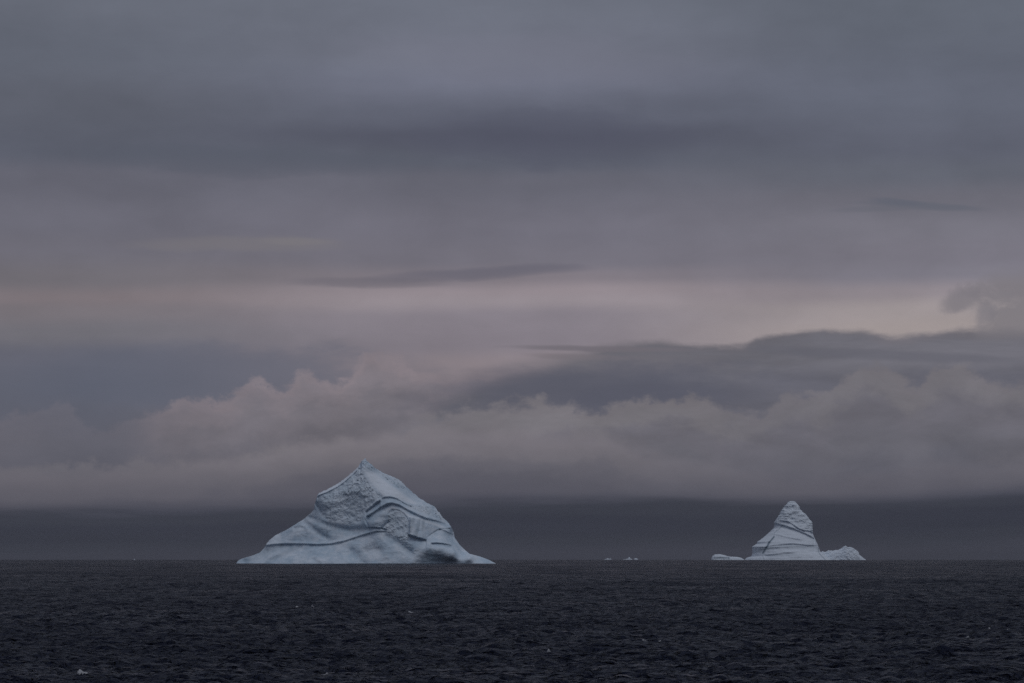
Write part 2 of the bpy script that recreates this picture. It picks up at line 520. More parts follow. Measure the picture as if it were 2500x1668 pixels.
def build_sea():
    NC = 800
    rs = [40.0]
    while rs[-1] < 95: rs.append(rs[-1] * 1.02)
    while rs[-1] < 900: rs.append(rs[-1] * 1.0026)
    while rs[-1] < 3200: rs.append(rs[-1] * 1.0042)
    while rs[-1] < 8000: rs.append(rs[-1] * 1.008)
    while rs[-1] < 14000: rs.append(rs[-1] * 1.02)
    rs = np.array(rs)
    az = np.linspace(-math.radians(14), math.radians(14), NC + 1)
    R, T = np.meshgrid(rs, az, indexing='ij')
    x = (R * np.sin(T)).ravel(); y = (R * np.cos(T)).ravel()
    o = sea_disp(x, y)
    V = np.stack([x + o[:, 0], y + o[:, 1], o[:, 2] - (x * x + y * y) / EARTH_R2], -1)
    nr = len(rs)
    i = np.arange(nr - 1)[:, None] * (NC + 1) + np.arange(NC)[None, :]
    i = i.ravel()
    F = np.stack([i, i + 1, i + NC + 2, i + NC + 1], -1)
    # the rest of the sea all round, calm at this resolution
    az2 = np.linspace(math.radians(14), math.radians(346), 84)
    r2 = rs[::12]
    r2 = np.append(r2, rs[-1]) if r2[-1] != rs[-1] else r2
    R, T = np.meshgrid(r2, az2, indexing='ij')
    V2 = np.stack([(R * np.sin(T)).ravel(), (R * np.cos(T)).ravel(), -(R ** 2).ravel() / EARTH_R2], -1)
    j = (np.arange(len(r2) - 1)[:, None] * 84 + np.arange(83)[None, :]).ravel()
    F2 = np.stack([j, j + 1, j + 85, j + 84], -1) + len(V)
    a3 = np.linspace(0, 2 * np.pi, 97)[:-1]
    V3 = np.concatenate([[[0, 0, 0]], np.stack([40 * np.sin(a3), 40 * np.cos(a3), 0 * a3], -1)])
    n0 = len(V) + len(V2)
    F3 = np.array([[n0, n0 + 1 + k, n0 + 1 + (k + 1) % 96, n0 + 1 + (k + 2) % 96] for k in range(0, 96, 2)])
    me = mesh_from('sea', np.concatenate([V, V2, V3]), np.concatenate([F, F2, F3])[:, ::-1], M_SEA)
    return new_obj('sea', me, kind='structure', label='dark rippled open sea reaching to the misty horizon')

build_sea()

# ------------------------------------------------------------------ icebergs
def poly_z(poly, x):
    p = np.array(sorted(poly), float)
    return np.interp(x, p[:, 0], p[:, 1])

def seg_dist(x, z, poly):
    best = np.full(x.shape, 1e9)
    P = np.array(poly, float)
    for a, b in zip(P[:-1], P[1:]):
        d = b - a
        t = np.clip(((x - a[0]) * d[0] + (z - a[1]) * d[1]) / max(d @ d, 1e-9), 0, 1)
        best = np.minimum(best, np.hypot(x - a[0] - t * d[0], z - a[1] - t * d[1]))
    return best

def inside(x, z, poly):
    P = np.array(poly, float)
    c = np.zeros(x.shape, bool)
    for a, b in zip(P, np.roll(P, -1, 0)):
        cond = (a[1] > z) != (b[1] > z)
        with np.errstate(divide='ignore', invalid='ignore'):
            xi = (b[0] - a[0]) * (z - a[1]) / (b[1] - a[1]) + a[0]
        c ^= cond & (x < xi)
    return c

def soft_inside(x, z, poly, w):
    s = inside(x, z, poly)
    d = seg_dist(x, z, list(poly) + [poly[0]])
    return sm(np.where(s, d, -d), -w, w)

def rbf(ctrl, x, z):
    C = np.array(ctrl, float)
    s = 400.0
    p = C[:, :2] / s
    def U(r): return np.where(r > 1e-9, r * r * np.log(np.maximum(r, 1e-9)), 0)
    K = U(np.linalg.norm(p[:, None] - p[None], axis=-1)) + np.eye(len(p)) * 1e-3
    Q = np.concatenate([np.ones((len(p), 1)), p], 1)
    Mx = np.block([[K, Q], [Q.T, np.zeros((3, 3))]])
    w = np.linalg.solve(Mx, np.concatenate([C[:, 2], np.zeros(3)]))
    out = w[-3] + w[-2] * x / s + w[-1] * z / s
    for k in range(len(p)):
        out = out + w[k] * U(np.hypot(x / s - p[k, 0], z / s - p[k, 1]))
    return out

def ledge(F, x, y, poly, depth, w, soft=4.0, rim=0.0, taper=40.0):
    """undercut below a line (poly in photo-crop pixels, y down)"""
    p = sorted(poly)
    yc = poly_z(poly, x)
    m = sm(x, p[0][0], p[0][0] + taper) * (1 - sm(x, p[-1][0] - taper, p[-1][0]))
    dz = y - yc
    F -= depth * m * sm(dz, -soft, soft) * np.exp(-np.maximum(dz, 0) / w)
    if rim:
        F += rim * m * np.exp(-((dz + rim * 0.8) / (rim * 1.6)) ** 2)
    return m * np.exp(-((dz - soft) / (soft * 1.6)) ** 2)

def groove(F, x, y, poly, depth, w):
    d = seg_dist(x, y, poly)
    q = np.exp(-(d / w) ** 2)
    F -= depth * q
    return q

def assemble(name, V, faces, parts, label, cat, loc, rows_attr):
    """one thing: an Empty, with the faces dealt out to named part meshes"""
    N = vnormals(V, faces)
    root = new_obj(name, None, label=label, cat=cat, loc=loc)
    for pname, mask, mat in parts:
        f = faces[mask]
        used, inv = np.unique(f, return_inverse=True)
        me = mesh_from(pname, V[used], inv.reshape(f.shape), mat, normals=N[used],
                       attrs={k: v[used] for k, v in rows_attr.items()})
        new_obj(pname, me, parent=root)
    return root

# ---- the big iceberg; drawn in pixels of an enlarged crop, UB metres each
def big_iceberg():
    D = 1990.0
    UB = D / FPX / 3.456
    out = [(68, 985), (76, 970), (92, 955), (112, 945), (200, 920), (265, 893), (300, 852), (315, 825), (340, 790), (395, 745), (480, 705), (560, 655), (630, 610),
           (690, 560), (715, 535), (722, 490), (735, 450), (745, 415), (760, 390), (830, 360), (920, 305), (990, 255), (1060, 195), (1090, 165), (1098, 138),
           (1112, 128), (1125, 118), (1138, 98), (1152, 100), (1160, 125), (1195, 145), (1230, 183), (1300, 220), (1370, 250), (1430, 275), (1470, 315),
           (1530, 375), (1600, 430), (1660, 470), (1725, 500), (1760, 545), (1800, 595), (1850, 645), (1870, 675), (1893, 725), (1899, 765), (1940, 825), (1990, 875),
           (2030, 905), (2110, 925), (2190, 955), (2250, 986)]
    NX, NZ, NB = 560, 300, 40
    # columns follow the outline's length so that steep stretches keep their points
    O = np.array(out, float)
    L = np.concatenate([[0], np.cumsum(np.hypot(*np.diff(O, axis=0).T))])
    s = np.linspace(0, L[-1], NX)
    xo = np.interp(s, L, O[:, 0]); yo = np.interp(s, L, O[:, 1])
    xo = xo + np.arange(NX) * 1e-4
    jag = fbm(np.stack([s / 26, s * 0, s * 0 + 3], -1), 4, 0.6)
    yo = yo + jag * 7 * np.clip((985 - yo) / 200, 0, 1) * (0.35 + sm(xo, 735, 760) * (1 - sm(xo, 1850, 1900)))
    BOT = 1050.0
    t = np.linspace(0, 1, NZ) ** 0.9
    x = np.repeat(xo[:, None], NZ, 1)
    y = yo[:, None] + (BOT - yo[:, None]) * t[None, :]
    x = x.ravel(); y = y.ravel()
    ctrl = [(68, 985, 100), (300, 850, 50), (480, 705, 20), (630, 610, 20), (715, 535, 40), (745, 410, 50), (920, 300, 10), (1060, 190, 0), (1140, 105, -10), (1300, 215, -60),
            (1430, 272, -90), (1600, 428, -110), (1725, 498, -120), (1850, 640, -110), (1893, 730, -60), (1990, 880, 0), (2110, 925, 90), (2250, 985, 120),
            (780, 440, 100), (860, 370, 85), (960, 310, 65), (1090, 205, 45), (1130, 230, 75), (1185, 320, 125), (1285, 430, 205), (1000, 480, 132), (860, 560, 142), (1100, 560, 168), (1000, 635, 172),
            (1300, 330, 110), (1430, 400, 130), (1600, 500, 80), (1780, 610, 20), (1380, 450, 215), (1330, 530, 245), (1530, 560, 225), (1760, 640, 120), (1860, 668, 40),
            (1250, 640, 285), (1430, 650, 265), (1600, 690, 285), (1665, 770, 300), (1730, 740, 190), (1850, 760, 110),
            (310, 835, 60), (450, 822, 105), (600, 822, 145), (880, 822, 215), (1150, 745, 255), (1340, 715, 285), (640, 645, 55), (560, 740, 95), (760, 700, 145), (900, 720, 180),
            (180, 970, 140), (330, 960, 205), (600, 970, 310), (800, 980, 375), (1000, 975, 405), (1200, 980, 420), (1400, 975, 430), (1560, 960, 420), (1300, 850, 350), (1500, 850, 370), (900, 900, 300), (600, 890, 220),
            (1680, 985, 370), (1780, 960, 325), (1900, 980, 290), (1700, 860, 370), (1800, 860, 330), (1900, 895, 300), (2030, 935, 255), (2140, 965, 190), (2050, 985, 250)]
    F = rbf(ctrl, x, y)
    P3 = np.stack([x, y, F], -1)
    blue = np.zeros(len(x)); snow = np.zeros(len(x))
    # rough cliff on the left of the summit
    cliff = [(742, 428), (760, 416), (930, 334), (1000, 280), (1065, 222), (1092, 186), (1118, 190), (1135, 240), (1185, 315), (1240, 370), (1295, 430), (1285, 455), (1150, 560),
             (1120, 640), (1040, 660), (900, 640), (790, 600), (740, 500)]
    ci = soft_inside(x, y, cliff, 22)
    ci_soft = soft_inside(x, y, cliff, 30)
    vert = fbm(P3 * np.array([1 / 34, 1 / 75, 1 / 60]) + 5, 5, 0.6, True)
    lump = fbm(P3 / 60 + 11, 5, 0.6)
    upper = sm(-y, -520, -330)
    F += ci * (vert * 8 * (0.25 + 1.1 * upper) + lump * 13)
    F -= 8 * ci
    # overhanging snow lip along the left ridge
    lip = [(742, 424), (760, 412), (830, 387), (920, 338), (990, 287), (1060, 221), (1092, 184), (1118, 188)]
    strip = sm(poly_z(lip, x) - y, 0, 8) * sm(x, 740, 770) * (1 - sm(x, 1085, 1110))
    snow = np.maximum(snow, strip)
    F -= 1.5 * np.clip(poly_z(lip, x) - y, 0, 60) * sm(x, 735, 760) * (1 - sm(x, 1095, 1120))
    ledge(F, x, y, lip, 16, 50, 5, 6, 10)
    groove(F, x, y, [(1085, 183), (1108, 182)], 14, 10)
    # snow slope right of the summit
    slope = [(1120, 190), (1230, 215), (1330, 290), (1500, 420), (1700, 540), (1860, 655), (1640, 560), (1480, 470), (1370, 425), (1300, 430), (1190, 310)]
    si = soft_inside(x, y, slope, 25)
    snow = np.maximum(snow, si)
    bits = soft_inside(x, y, [(1260, 215), (1440, 280), (1500, 360), (1420, 350), (1330, 285)], 14)
    bits = np.maximum(bits, soft_inside(x, y, [(1450, 470), (1560, 490), (1720, 505), (1800, 600), (1850, 650), (1700, 590), (1560, 530)], 16))
    r2 = fbm(P3 / 28 + 31, 5, 0.62, True)
    F += bits * r2 * 13
    snow *= 1 - 0.8 * bits
    blue += bits * (0.08 + 0.18 * sm(-r2, -0.6, 0.4))
    top = soft_inside(x, y, [(1095, 130), (1130, 90), (1165, 110), (1235, 180), (1225, 205), (1130, 190), (1100, 170)], 8)
    F += top * fbm(P3 / 16 + 41, 4, 0.6, True) * 9
    # folded ledges; the shade under each is also tinted in through blue
    b = ledge(F, x, y, [(1285, 450), (1320, 432), (1370, 429), (1420, 443), (1480, 478), (1560, 520)], 14, 40, 7, 6, 25)
    blue += 0.12 * b
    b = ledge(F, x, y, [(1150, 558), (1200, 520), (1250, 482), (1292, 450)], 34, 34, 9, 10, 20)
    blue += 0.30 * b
    b = ledge(F, x, y, [(1155, 605), (1230, 560), (1300, 512), (1340, 492), (1380, 483), (1440, 498), (1500, 532), (1580, 573), (1660, 607), (1760, 632), (1868, 668)], 28, 46, 10, 12, 25)
    blue += 0.24 * b * (0.6 + 0.5 * fbm(np.stack([x / 60, y / 60, x * 0], -1), 3))
    b = ledge(F, x, y, [(1340, 575), (1372, 536), (1400, 531), (1440, 540), (1480, 565), (1508, 595), (1526, 640), (1530, 660)], 11, 90, 9, 0, 14)
    blue += 0.15 * b
    # pale roll between the two folds
    q = np.exp(-((y - poly_z([(1155, 640), (1380, 515), (1530, 590), (1760, 665), (1868, 700)], x)) / 16) ** 2) * sm(x, 1250, 1350) * (1 - sm(x, 1780, 1860))
    snow = np.maximum(snow, 0.9 * q)
    # rubble hollow
    hol = [(1345, 580), (1385, 540), (1440, 545), (1500, 600), (1525, 660), (1528, 760), (1480, 800), (1440, 780), (1340, 722), (1295, 690), (1345, 640)]
    hi = soft_inside(x, y, hol, 12)
    F += hi * (fbm(P3 / 85 + 71, 5, 0.6, True) * 12 - 3)
    blue += hi * 0.06
    groove(F, x, y, [(1300, 688), (1330, 655), (1348, 640)], 20, 9)
    spill = soft_inside(x, y, [(1340, 722), (1440, 760), (1530, 745), (1560, 800), (1520, 830), (1600, 900), (1560, 910), (1440, 800)], 20)
    F += spill * fbm(P3 / 45 + 91, 4, 0.6, True) * 9
    # right-hand block with its sheared face
    blk = [(1535, 600), (1600, 608), (1652, 625), (1660, 700), (1675, 785), (1600, 768), (1530, 745)]
    bi = soft_inside(x, y, blk, 7)
    F += bi * (20 + fbm(np.stack([x / 30, y / 150, x * 0], -1), 3) * 16 - (x - 1600) * 0.25)
    blue += bi * 0.42 * sm(fbm(np.stack([x / 40 + y / 160, y / 220, x * 0 + 5], -1), 3), -0.4, 0.4)
    b = ledge(F, x, y, [(1515, 742), (1560, 760), (1610, 775), (1675, 790)], 34, 45, 8, 0, 8)
    blue += 0.3 * b
    # left slab edges
    b = ledge(F, x, y, [(1185, 684), (1240, 682), (1300, 690), (1345, 700)], 26, 20, 6, 4, 12)
    blue += 0.3 * b
    groove(F, x, y, [(1158, 622), (1190, 685)], 9, 8)
    # the long band across the lower third
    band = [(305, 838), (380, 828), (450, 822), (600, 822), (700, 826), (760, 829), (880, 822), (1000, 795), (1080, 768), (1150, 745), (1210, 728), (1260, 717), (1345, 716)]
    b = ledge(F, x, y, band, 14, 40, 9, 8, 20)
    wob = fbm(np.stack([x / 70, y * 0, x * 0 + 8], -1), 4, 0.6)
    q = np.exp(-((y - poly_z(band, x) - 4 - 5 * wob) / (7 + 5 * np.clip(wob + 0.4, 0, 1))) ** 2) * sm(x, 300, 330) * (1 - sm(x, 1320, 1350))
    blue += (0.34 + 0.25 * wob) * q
    # softer folds, their shadow lines painted into the ice colour too
    for pl, dp, w, bl in (([(640, 640), (720, 700), (790, 750), (835, 775)], 18, 26, 0.12), ([(690, 605), (780, 640), (870, 668), (960, 690), (1060, 708), (1180, 700)], 16, 26, 0.14),
                          ([(150, 972), (230, 940), (320, 890), (420, 862), (520, 845)], 26, 32, 0.22), ([(330, 985), (420, 935), (520, 885), (610, 850)], 18, 22, 0.2),
                          ([(560, 690), (600, 680), (630, 690)], 12, 16, 0.12), ([(730, 480), (760, 520), (775, 550)], 18, 14, 0.12),
                          ([(1050, 900), (1090, 940), (1150, 985)], 34, 48, 0.10), ([(1180, 880), (1230, 862), (1280, 880)], 24, 40, 0.10), ([(1350, 770), (1450, 820), (1540, 890)], 26, 36, 0.14),
                          ([(740, 960), (770, 985)], 14, 22, 0.1), ([(880, 700), (960, 730), (1060, 730)], 14, 50, 0.05)):
        blue += bl * groove(F, x, y, pl, dp, w)
    # thin cracks
    for pl, dp, w, bl in (([(1680, 765), (1715, 735), (1760, 707), (1800, 696), (1862, 692)], 10, 5, 0.4), ([(885, 350), (880, 420), (862, 520), (855, 630)], 4, 4, 0.22),
                          ([(800, 605), (860, 608), (900, 608)], 3, 4, 0.2), ([(832, 650), (832, 780)], 4, 4, 0.25), ([(1005, 575), (1025, 605)], 4, 4, 0.25)):
        blue += bl * groove(F, x, y, pl, dp, w)
    b = ledge(F, x, y, [(1765, 690), (1820, 712), (1895, 745)], 12, 25, 8, 6, 10)
    blue += 0.2 * b
    b = ledge(F, x, y, [(1700, 818), (1760, 815), (1810, 820), (1850, 828), (1892, 838)], 34, 16, 7, 8, 25)
    blue += 0.40 * b
    # sea-worn hollow at the foot, right; its shadow is tinted in as well
    hol2 = [(1570, 1000), (1620, 945), (1660, 905), (1710, 880), (1780, 882), (1850, 915), (1920, 950), (1990, 975), (2040, 1000), (1900, 1060), (1650, 1060)]
    h2 = soft_inside(x, y, hol2, 48)
    F -= 24 * h2
    blue += 0.26 * h2 * np.exp(-((y - 905) / 45) ** 2) + 0.14 * h2
    # general small relief everywhere
    P3 = np.stack([x, y, F], -1)
    F += fbm(P3 * np.array([1 / 210, 1 / 130, 1 / 210]) + 7, 4, 0.5) * 18 + fbm(P3 / 60 + 9, 4, 0.5) * 3.5
    wet = np.exp(-np.clip(988 - y, 0, None) / (9 + 7 * fbm(np.stack([x / 40, x * 0, x * 0 + 2], -1), 3)))
    blue = np.clip(blue + 0.05 * fbm(P3 / 90 + 3, 4) + 0.16 * wet, 0, 0.85)
    snow = np.clip(snow, 0, 1)
    FV = np.stack([(x - 1150) * UB, -F * UB, (988 - y) * UB], -1).reshape(NX, NZ, 3)
    # the far side
    tb = np.linspace(0, 1, NB)[1:]
    yb = yo[:, None] + (BOT - yo[:, None]) * tb[None, :]
    xb = np.repeat(xo[:, None], NB - 1, 1)
    F0 = F.reshape(NX, NZ)[:, 0]
    dep = F0[:, None] - (yb - yo[:, None]) * 0.75 - 40 * np.sqrt(np.clip((yb - yo[:, None]) / 200, 0, 1))
    dep = dep + (fbm(np.stack([xb.ravel() / 90, yb.ravel() / 90, yb.ravel() * 0 + 50], -1), 4) * 30).reshape(dep.shape) * np.clip((yb - yo[:, None]) / 80, 0, 1)
    BV = np.stack([(xb - 1150) * UB, -dep * UB, (988 - yb) * UB], -1)
    V = np.concatenate([FV.reshape(-1, 3), BV.reshape(-1, 3)])
    i = (np.arange(NX - 1)[:, None] * NZ + np.arange(NZ - 1)[None, :]).ravel()
    fF = np.stack([i, i + 1, i + NZ + 1, i + NZ], -1)
    idx = np.concatenate([(np.arange(NX) * NZ)[:, None], NX * NZ + np.arange(NX * (NB - 1)).reshape(NX, NB - 1)], 1)
    fB = np.stack([idx[:-1, :-1], idx[1:, :-1], idx[1:, 1:], idx[:-1, 1:]], -1).reshape(-1, 4)
    faces = np.concatenate([fF, fB])
    nb = len(BV.reshape(-1, 3))
    at = {'blue': np.concatenate([blue, np.full(nb, 0.05)]), 'snow': np.concatenate([snow, np.zeros(nb)])}
    fx = x[i]; fy = y[i]
    inc = inside(fx, fy, cliff); inh = inside(fx, fy, hol) & ~inc; inb = inside(fx, fy, blk) & ~inc & ~inh; ins = inside(fx, fy, slope) & ~inc & ~inh
    pad = np.zeros(len(fB), bool)
    c = lambda m: np.concatenate([m, pad])
    rest = ~(c(inc) | c(inh) | c(inb) | c(ins))
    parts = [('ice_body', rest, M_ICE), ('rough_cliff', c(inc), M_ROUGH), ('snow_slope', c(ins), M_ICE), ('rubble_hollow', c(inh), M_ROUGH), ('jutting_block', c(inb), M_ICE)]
    cx = (560 + 1150 / 3.456 - 1250) / FPX * D
    return assemble('iceberg', V, faces, parts, 'largest iceberg, a wide pale pyramid with rough cliff and folded ledges', 'iceberg', (cx, D, -D * D / EARTH_R2), at)

big_iceberg()

# ---- the farther group, drawn in its own crop (5.222 crop px per photo px)
DS = 5200.0
US = DS / FPX / 5.222
WLS = 921.0           # waterline row in that crop
def crop_x(x): return (1700 + x / 5.222 - 1250) / FPX * DS

def tower_iceberg():
    lft = [(960, 600), (915, 622), (890, 650), (875, 705), (830, 722), (800, 718), (750, 715), (715, 775), (690, 780), (640, 850), (570, 930), (515, 985), (475, 1000), (445, 990), (400, 1020), (340, 1060),
           (285, 1085), (220, 1140), (182, 1168), (174, 1190)]
    rgt = [(960, 1790), (920, 1715), (870, 1640), (815, 1572), (770, 1557), (720, 1540), (640, 1502), (590, 1482), (445, 1476), (400, 1440), (345, 1400), (285, 1330), (235, 1310), (180, 1262), (172, 1245)]
    L = np.array(sorted(lft)); R = np.array(sorted(rgt))
    NZ, NT = 280, 420
    ys = np.linspace(172, 965, NZ)
    xl = np.interp(ys, L[:, 0], L[:, 1]); xr = np.interp(ys, R[:, 0], R[:, 1])
    cap = 1 - sm(ys, 420, 600)
    jl = fbm(np.stack([ys / 22, ys * 0, ys * 0], -1), 4, 0.6) * 9 * (0.3 + cap); jr = fbm(np.stack([ys / 22, ys * 0 + 9, ys * 0], -1), 4, 0.6) * 9 * (0.3 + cap)
    xl = xl + jl; xr = xr + jr
    th = np.linspace(0, 2 * np.pi, NT, endpoint=False)
    T, Yy = np.meshgrid(th, ys, indexing='xy')
    cx = ((xl + xr) / 2)[:, None]; rx = ((xr - xl) / 2)[:, None]
    cth = np.cos(T); sth = np.sin(T)
    x = cx - rx * np.sign(cth) * np.abs(cth) ** 0.9
    depth = 40 + (ys - 172) * 0.55 + 110 * sm(ys, 480, 900)
    F = depth[:, None] * np.sign(sth) * np.abs(sth) ** 0.75
    front = (np.sin(T) > 0).ravel()
    x = x.ravel(); y = Yy.ravel(); F = F.ravel(); sF = np.clip(np.sin(T).ravel() * 3, -1, 1)
    blue = np.zeros(len(x)); snow = np.full(len(x), 0.95)
    D_ = np.zeros(len(x))
    P3 = np.stack([x, y, F], -1)
    e1 = [(980, 440), (1060, 420), (1140, 428), (1200, 462), (1290, 528), (1350, 545), (1440, 557), (1490, 585)]
    e2 = [(985, 452), (1080, 476), (1200, 516), (1300, 560), (1400, 603), (1490, 650)]
    capm = sm(poly_z(e1, x) - y, -8, 8)
    D_ += capm * (fbm(P3 / 75 + 3, 4, 0.55, True) * 8 + fbm(P3 / 120 + 23, 4, 0.55) * 26 + 8)
    midm = sm(poly_z(e2, x) - y, -8, 8) * (1 - capm)
    D_ += midm * (fbm(P3 / 40 + 13, 4, 0.6, True) * 9)
    blue += 0.14 * ledge(D_, x, y, e1, 18, 30, 7, 5, 10)
    blue += 0.16 * ledge(D_, x, y, e2, 30, 80, 9, 8, 10)
    for pl, dp, w, so, bl in (([(700, 778), (800, 765), (950, 737), (1100, 722), (1200, 716), (1350, 735), (1570, 742)], 22, 50, 16, 0.26), ([(705, 802), (900, 772), (1050, 762), (1230, 752), (1420, 762)], 12, 40, 14, 0.16),
                              ([(800, 864), (950, 850), (1100, 832), (1260, 826)], 14, 46, 16, 0.16), ([(900, 582), (1000, 600), (1150, 640), (1250, 655), (1350, 680)], 8, 90, 24, 0.05),
                              ([(1250, 655), (1320, 668), (1360, 700)], 8, 30, 8, 0.1), ([(770, 720), (850, 690), (960, 665)], 8, 30, 10, 0.1), ([(705, 840), (740, 846), (810, 872)], 18, 20, 6, 0.2)):
        blue += bl * ledge(D_, x, y, pl, dp, w, so, 8, 110)
    for pl, dp, w, bl in (([(965, 628), (900, 700)], 10, 9, 0.95), ([(900, 700), (860, 765)], 12, 11, 0.95), ([(860, 765), (815, 838)], 10, 9, 0.95), ([(1090, 480), (1040, 525), (975, 578)], 6, 5, 0.4),
                          ([(1545, 755), (1528, 800), (1535, 840), (1560, 872), (1607, 922)], 10, 7, 0.55), ([(808, 870), (815, 920)], 8, 6, 0.2)):
        blue += bl * groove(D_, x, y, pl, dp, w)
    D_ += fbm(P3 / 120 + 33, 4, 0.5) * 12 + fbm(np.stack([x / 200, y / 26, F / 200], -1), 3, 0.5) * 6
    blue *= sm(np.sin(T).ravel(), -0.1, 0.2)
    F = F + np.where(front, 1.0, -1.0) * np.abs(sF) * D_
    blue = np.clip(blue, 0, 0.9)
    V = np.stack([(x - 1200) * US, -F * US, (WLS - y) * US], -1)
    i = np.arange(NZ - 1)[:, None] * NT; j = np.arange(NT)[None, :]
    f = np.stack([i + j, i + (j + 1) % NT, i + NT + (j + 1) % NT, i + NT + j], -1).reshape(-1, 4)
    # flat crown
    tv = len(V)
    V = np.concatenate([V, [[V[:NT, 0].mean(), V[:NT, 1].mean(), V[:NT, 2].mean() + 0.6]]])
    blue = np.append(blue, 0); snow = np.append(snow, 0.5)
    k = np.arange(0, NT, 2)
    crown = np.stack([np.full(len(k), tv), (k + 2) % NT, k + 1, k], -1)
    faces = np.concatenate([f, crown])[:, ::-1]
    ym = np.append(y, 172)[faces].mean(1); xm = np.append(x, 1200)[faces].mean(1)
    capf = ym < poly_z(e1, xm)
    parts = [('smooth_base', ~capf, M_ICE), ('rough_cap', capf, M_ROUGH)]
    assemble('iceberg', V, faces, parts, 'tall tower-shaped iceberg with rough cap and dark slanting crack', 'iceberg', (crop_x(1200), DS, -DS * DS / EARTH_R2), {'blue': blue, 'snow': snow})

tower_iceberg()

def low_berg(name, out, U, wl, cxpx, loc, label, depth_k, rough, mat, blue_band=None, NX=150, NZ=60, power=0.6, cat='iceberg', group=None, seed=0.0, snowv=0.3, min_depth=10):
    """a low mass of ice: ridge-line drawn in crop pixels, rounded to front and back"""
    O = np.array(out, float)
    L = np.concatenate([[0], np.cumsum(np.hypot(*np.diff(O, axis=0).T))])
    s = np.linspace(0, L[-1], NX)
    xo = np.interp(s, L, O[:, 0]) + np.arange(NX) * 1e-4; yo = np.interp(s, L, O[:, 1])
    h = np.clip(wl - yo, 0, None); hm = h.max()
    yo = yo - fbm(np.stack([s / (hm * 0.25), s * 0 + seed, s * 0], -1), 4, 0.6) * rough * hm * np.clip(h / hm, 0, 1)
    bot = wl + hm * 0.35
    t = np.linspace(-1, 1, 2 * NZ + 1)
    prof = np.abs(t) ** (1 / power)
    yv = yo[:, None] + (bot - yo[:, None]) * prof[None, :]
    xv = np.repeat(xo[:, None], 2 * NZ + 1, 1)
    w = (np.sqrt(np.clip(h, 0, None) / hm) * 0.8 + 0.2) * hm * depth_k + min_depth * 0
    F = np.sign(-t)[None, :] * np.abs(t)[None, :] ** 0.8 * w[:, None]
    xv = xv.ravel(); yv = yv.ravel(); F = F.ravel()
    P3 = np.stack([xv, yv, F], -1) / hm + seed
    amp = np.repeat(np.clip(h / hm, 0.15, 1)[:, None], 2 * NZ + 1, 1).ravel() * hm
    F = F + fbm(P3 * 1.9, 5, 0.6, True) * rough * amp * 1.6
    yv = yv + fbm(P3 * 4 + 9, 4, 0.6) * rough * amp * 0.5 * (1 - np.repeat(prof[None, :], NX, 0).ravel())
    blue = np.zeros(len(xv)); snow = np.full(len(xv), snowv)
    if blue_band:
        blue = blue_band(xv, yv)
    V = np.stack([(xv - cxpx) * U, -F * U, (wl - yv) * U], -1)
    n = 2 * NZ + 1
    i = (np.arange(NX - 1)[:, None] * n + np.arange(n - 1)[None, :]).ravel()
    f = np.stack([i, i + n, i + n + 1, i + 1], -1)[:, ::-1]
    me = mesh_from(name, V, f, mat, attrs={'blue': np.clip(blue, 0, 0.9), 'snow': snow})
    return new_obj(name, me, label=label, cat=cat, loc=loc, group=group)

def slab_blue(x, y):
    b = np.exp(-((y - 893) / 13) ** 2) * (1 - sm(x, 400, 440)) * sm(x, 200, 225) * 0.45
    b += 0.5 * np.exp(-((x - 412 - (y - 900) * 0.1) / 6) ** 2) * sm(y, 868, 880)
    b += 0.25 * np.exp(-((x - 345) / 4) ** 2) * sm(y, 880, 890)
    b += 0.5 * np.exp(-((y - 885) / 3) ** 2) * sm(x, 210, 240) * (1 - sm(x, 380, 420))
    return b
low_berg('ice_slab', [(188, 918), (197, 890), (208, 868), (235, 850), (300, 844), (350, 855), (400, 871), (440, 876), (520, 879), (570, 890), (614, 918)], US, WLS - 2, 400, (crop_x(400) * (DS - 20) / DS, DS - 20, -DS * DS / EARTH_R2),
         'low flat ice slab with blue band left of tower iceberg', 1.2, 0.05, M_ICE, slab_blue, power=0.45, seed=2.0, snowv=0.95, cat='ice slab')
low_berg('ice_lump', [(1500, 925), (1535, 880), (1572, 835), (1600, 812), (1640, 822), (1680, 800), (1730, 806), (1760, 800), (1800, 797), (1850, 775), (1870, 757), (1900, 744), (1940, 758), (1990, 766), (2040, 796), (2072, 825),
         (2077, 850), (2105, 878), (2140, 905), (2175, 930)], US, WLS + 4, 1870, (crop_x(1870) * (DS + 40) / DS, DS + 40, -DS * DS / EARTH_R2),
         'low craggy ice lump just right of tower iceberg', 0.75, 0.06, M_ICE, None, NX=260, NZ=90, power=0.8, seed=5.0, snowv=0.9)

# ---- far-off bergs on the horizon (coordinates in photo px)
DF = 8600.0
def far(out, label, seed, cat='iceberg', D=DF, dy=0.0):
    U = D / FPX
    wl = HY + (CAM_H / D + D / EARTH_R2) * FPX
    o = [(x, wl - h) for x, h in out]
    cx = sum(p[0] for p in o) / len(o)
    low_berg('iceberg', o, U, wl, cx, ((cx - 1250) / FPX * D, D + dy, -D * D / EARTH_R2), label, 1.0, 0.06, M_ICE, None, NX=48, NZ=12, seed=seed, snowv=0.8, group='far-off icebergs on the horizon')
far([(1475, 0), (1477, 0.8), (1480, 1.4), (1482, 3.8), (1485, 2.8), (1486.5, 3.4), (1487, 0)], 'tiny far iceberg, first from left of the distant row', 1.0)
far([(1487.5, 0), (1489, 1.0), (1492, 1.6), (1494.5, 4.2), (1495.5, 2.0), (1497, 0)], 'tiny pointed far iceberg beside leftmost of the distant row', 3.0, dy=150)
far([(1517, 0), (1519, 0.9), (1524, 1.0), (1526, 2.6), (1528, 2.4), (1529, 1.0), (1533, 1.0), (1534, 0)], 'thin flat far iceberg left of the distant peak', 4.0, dy=-100)
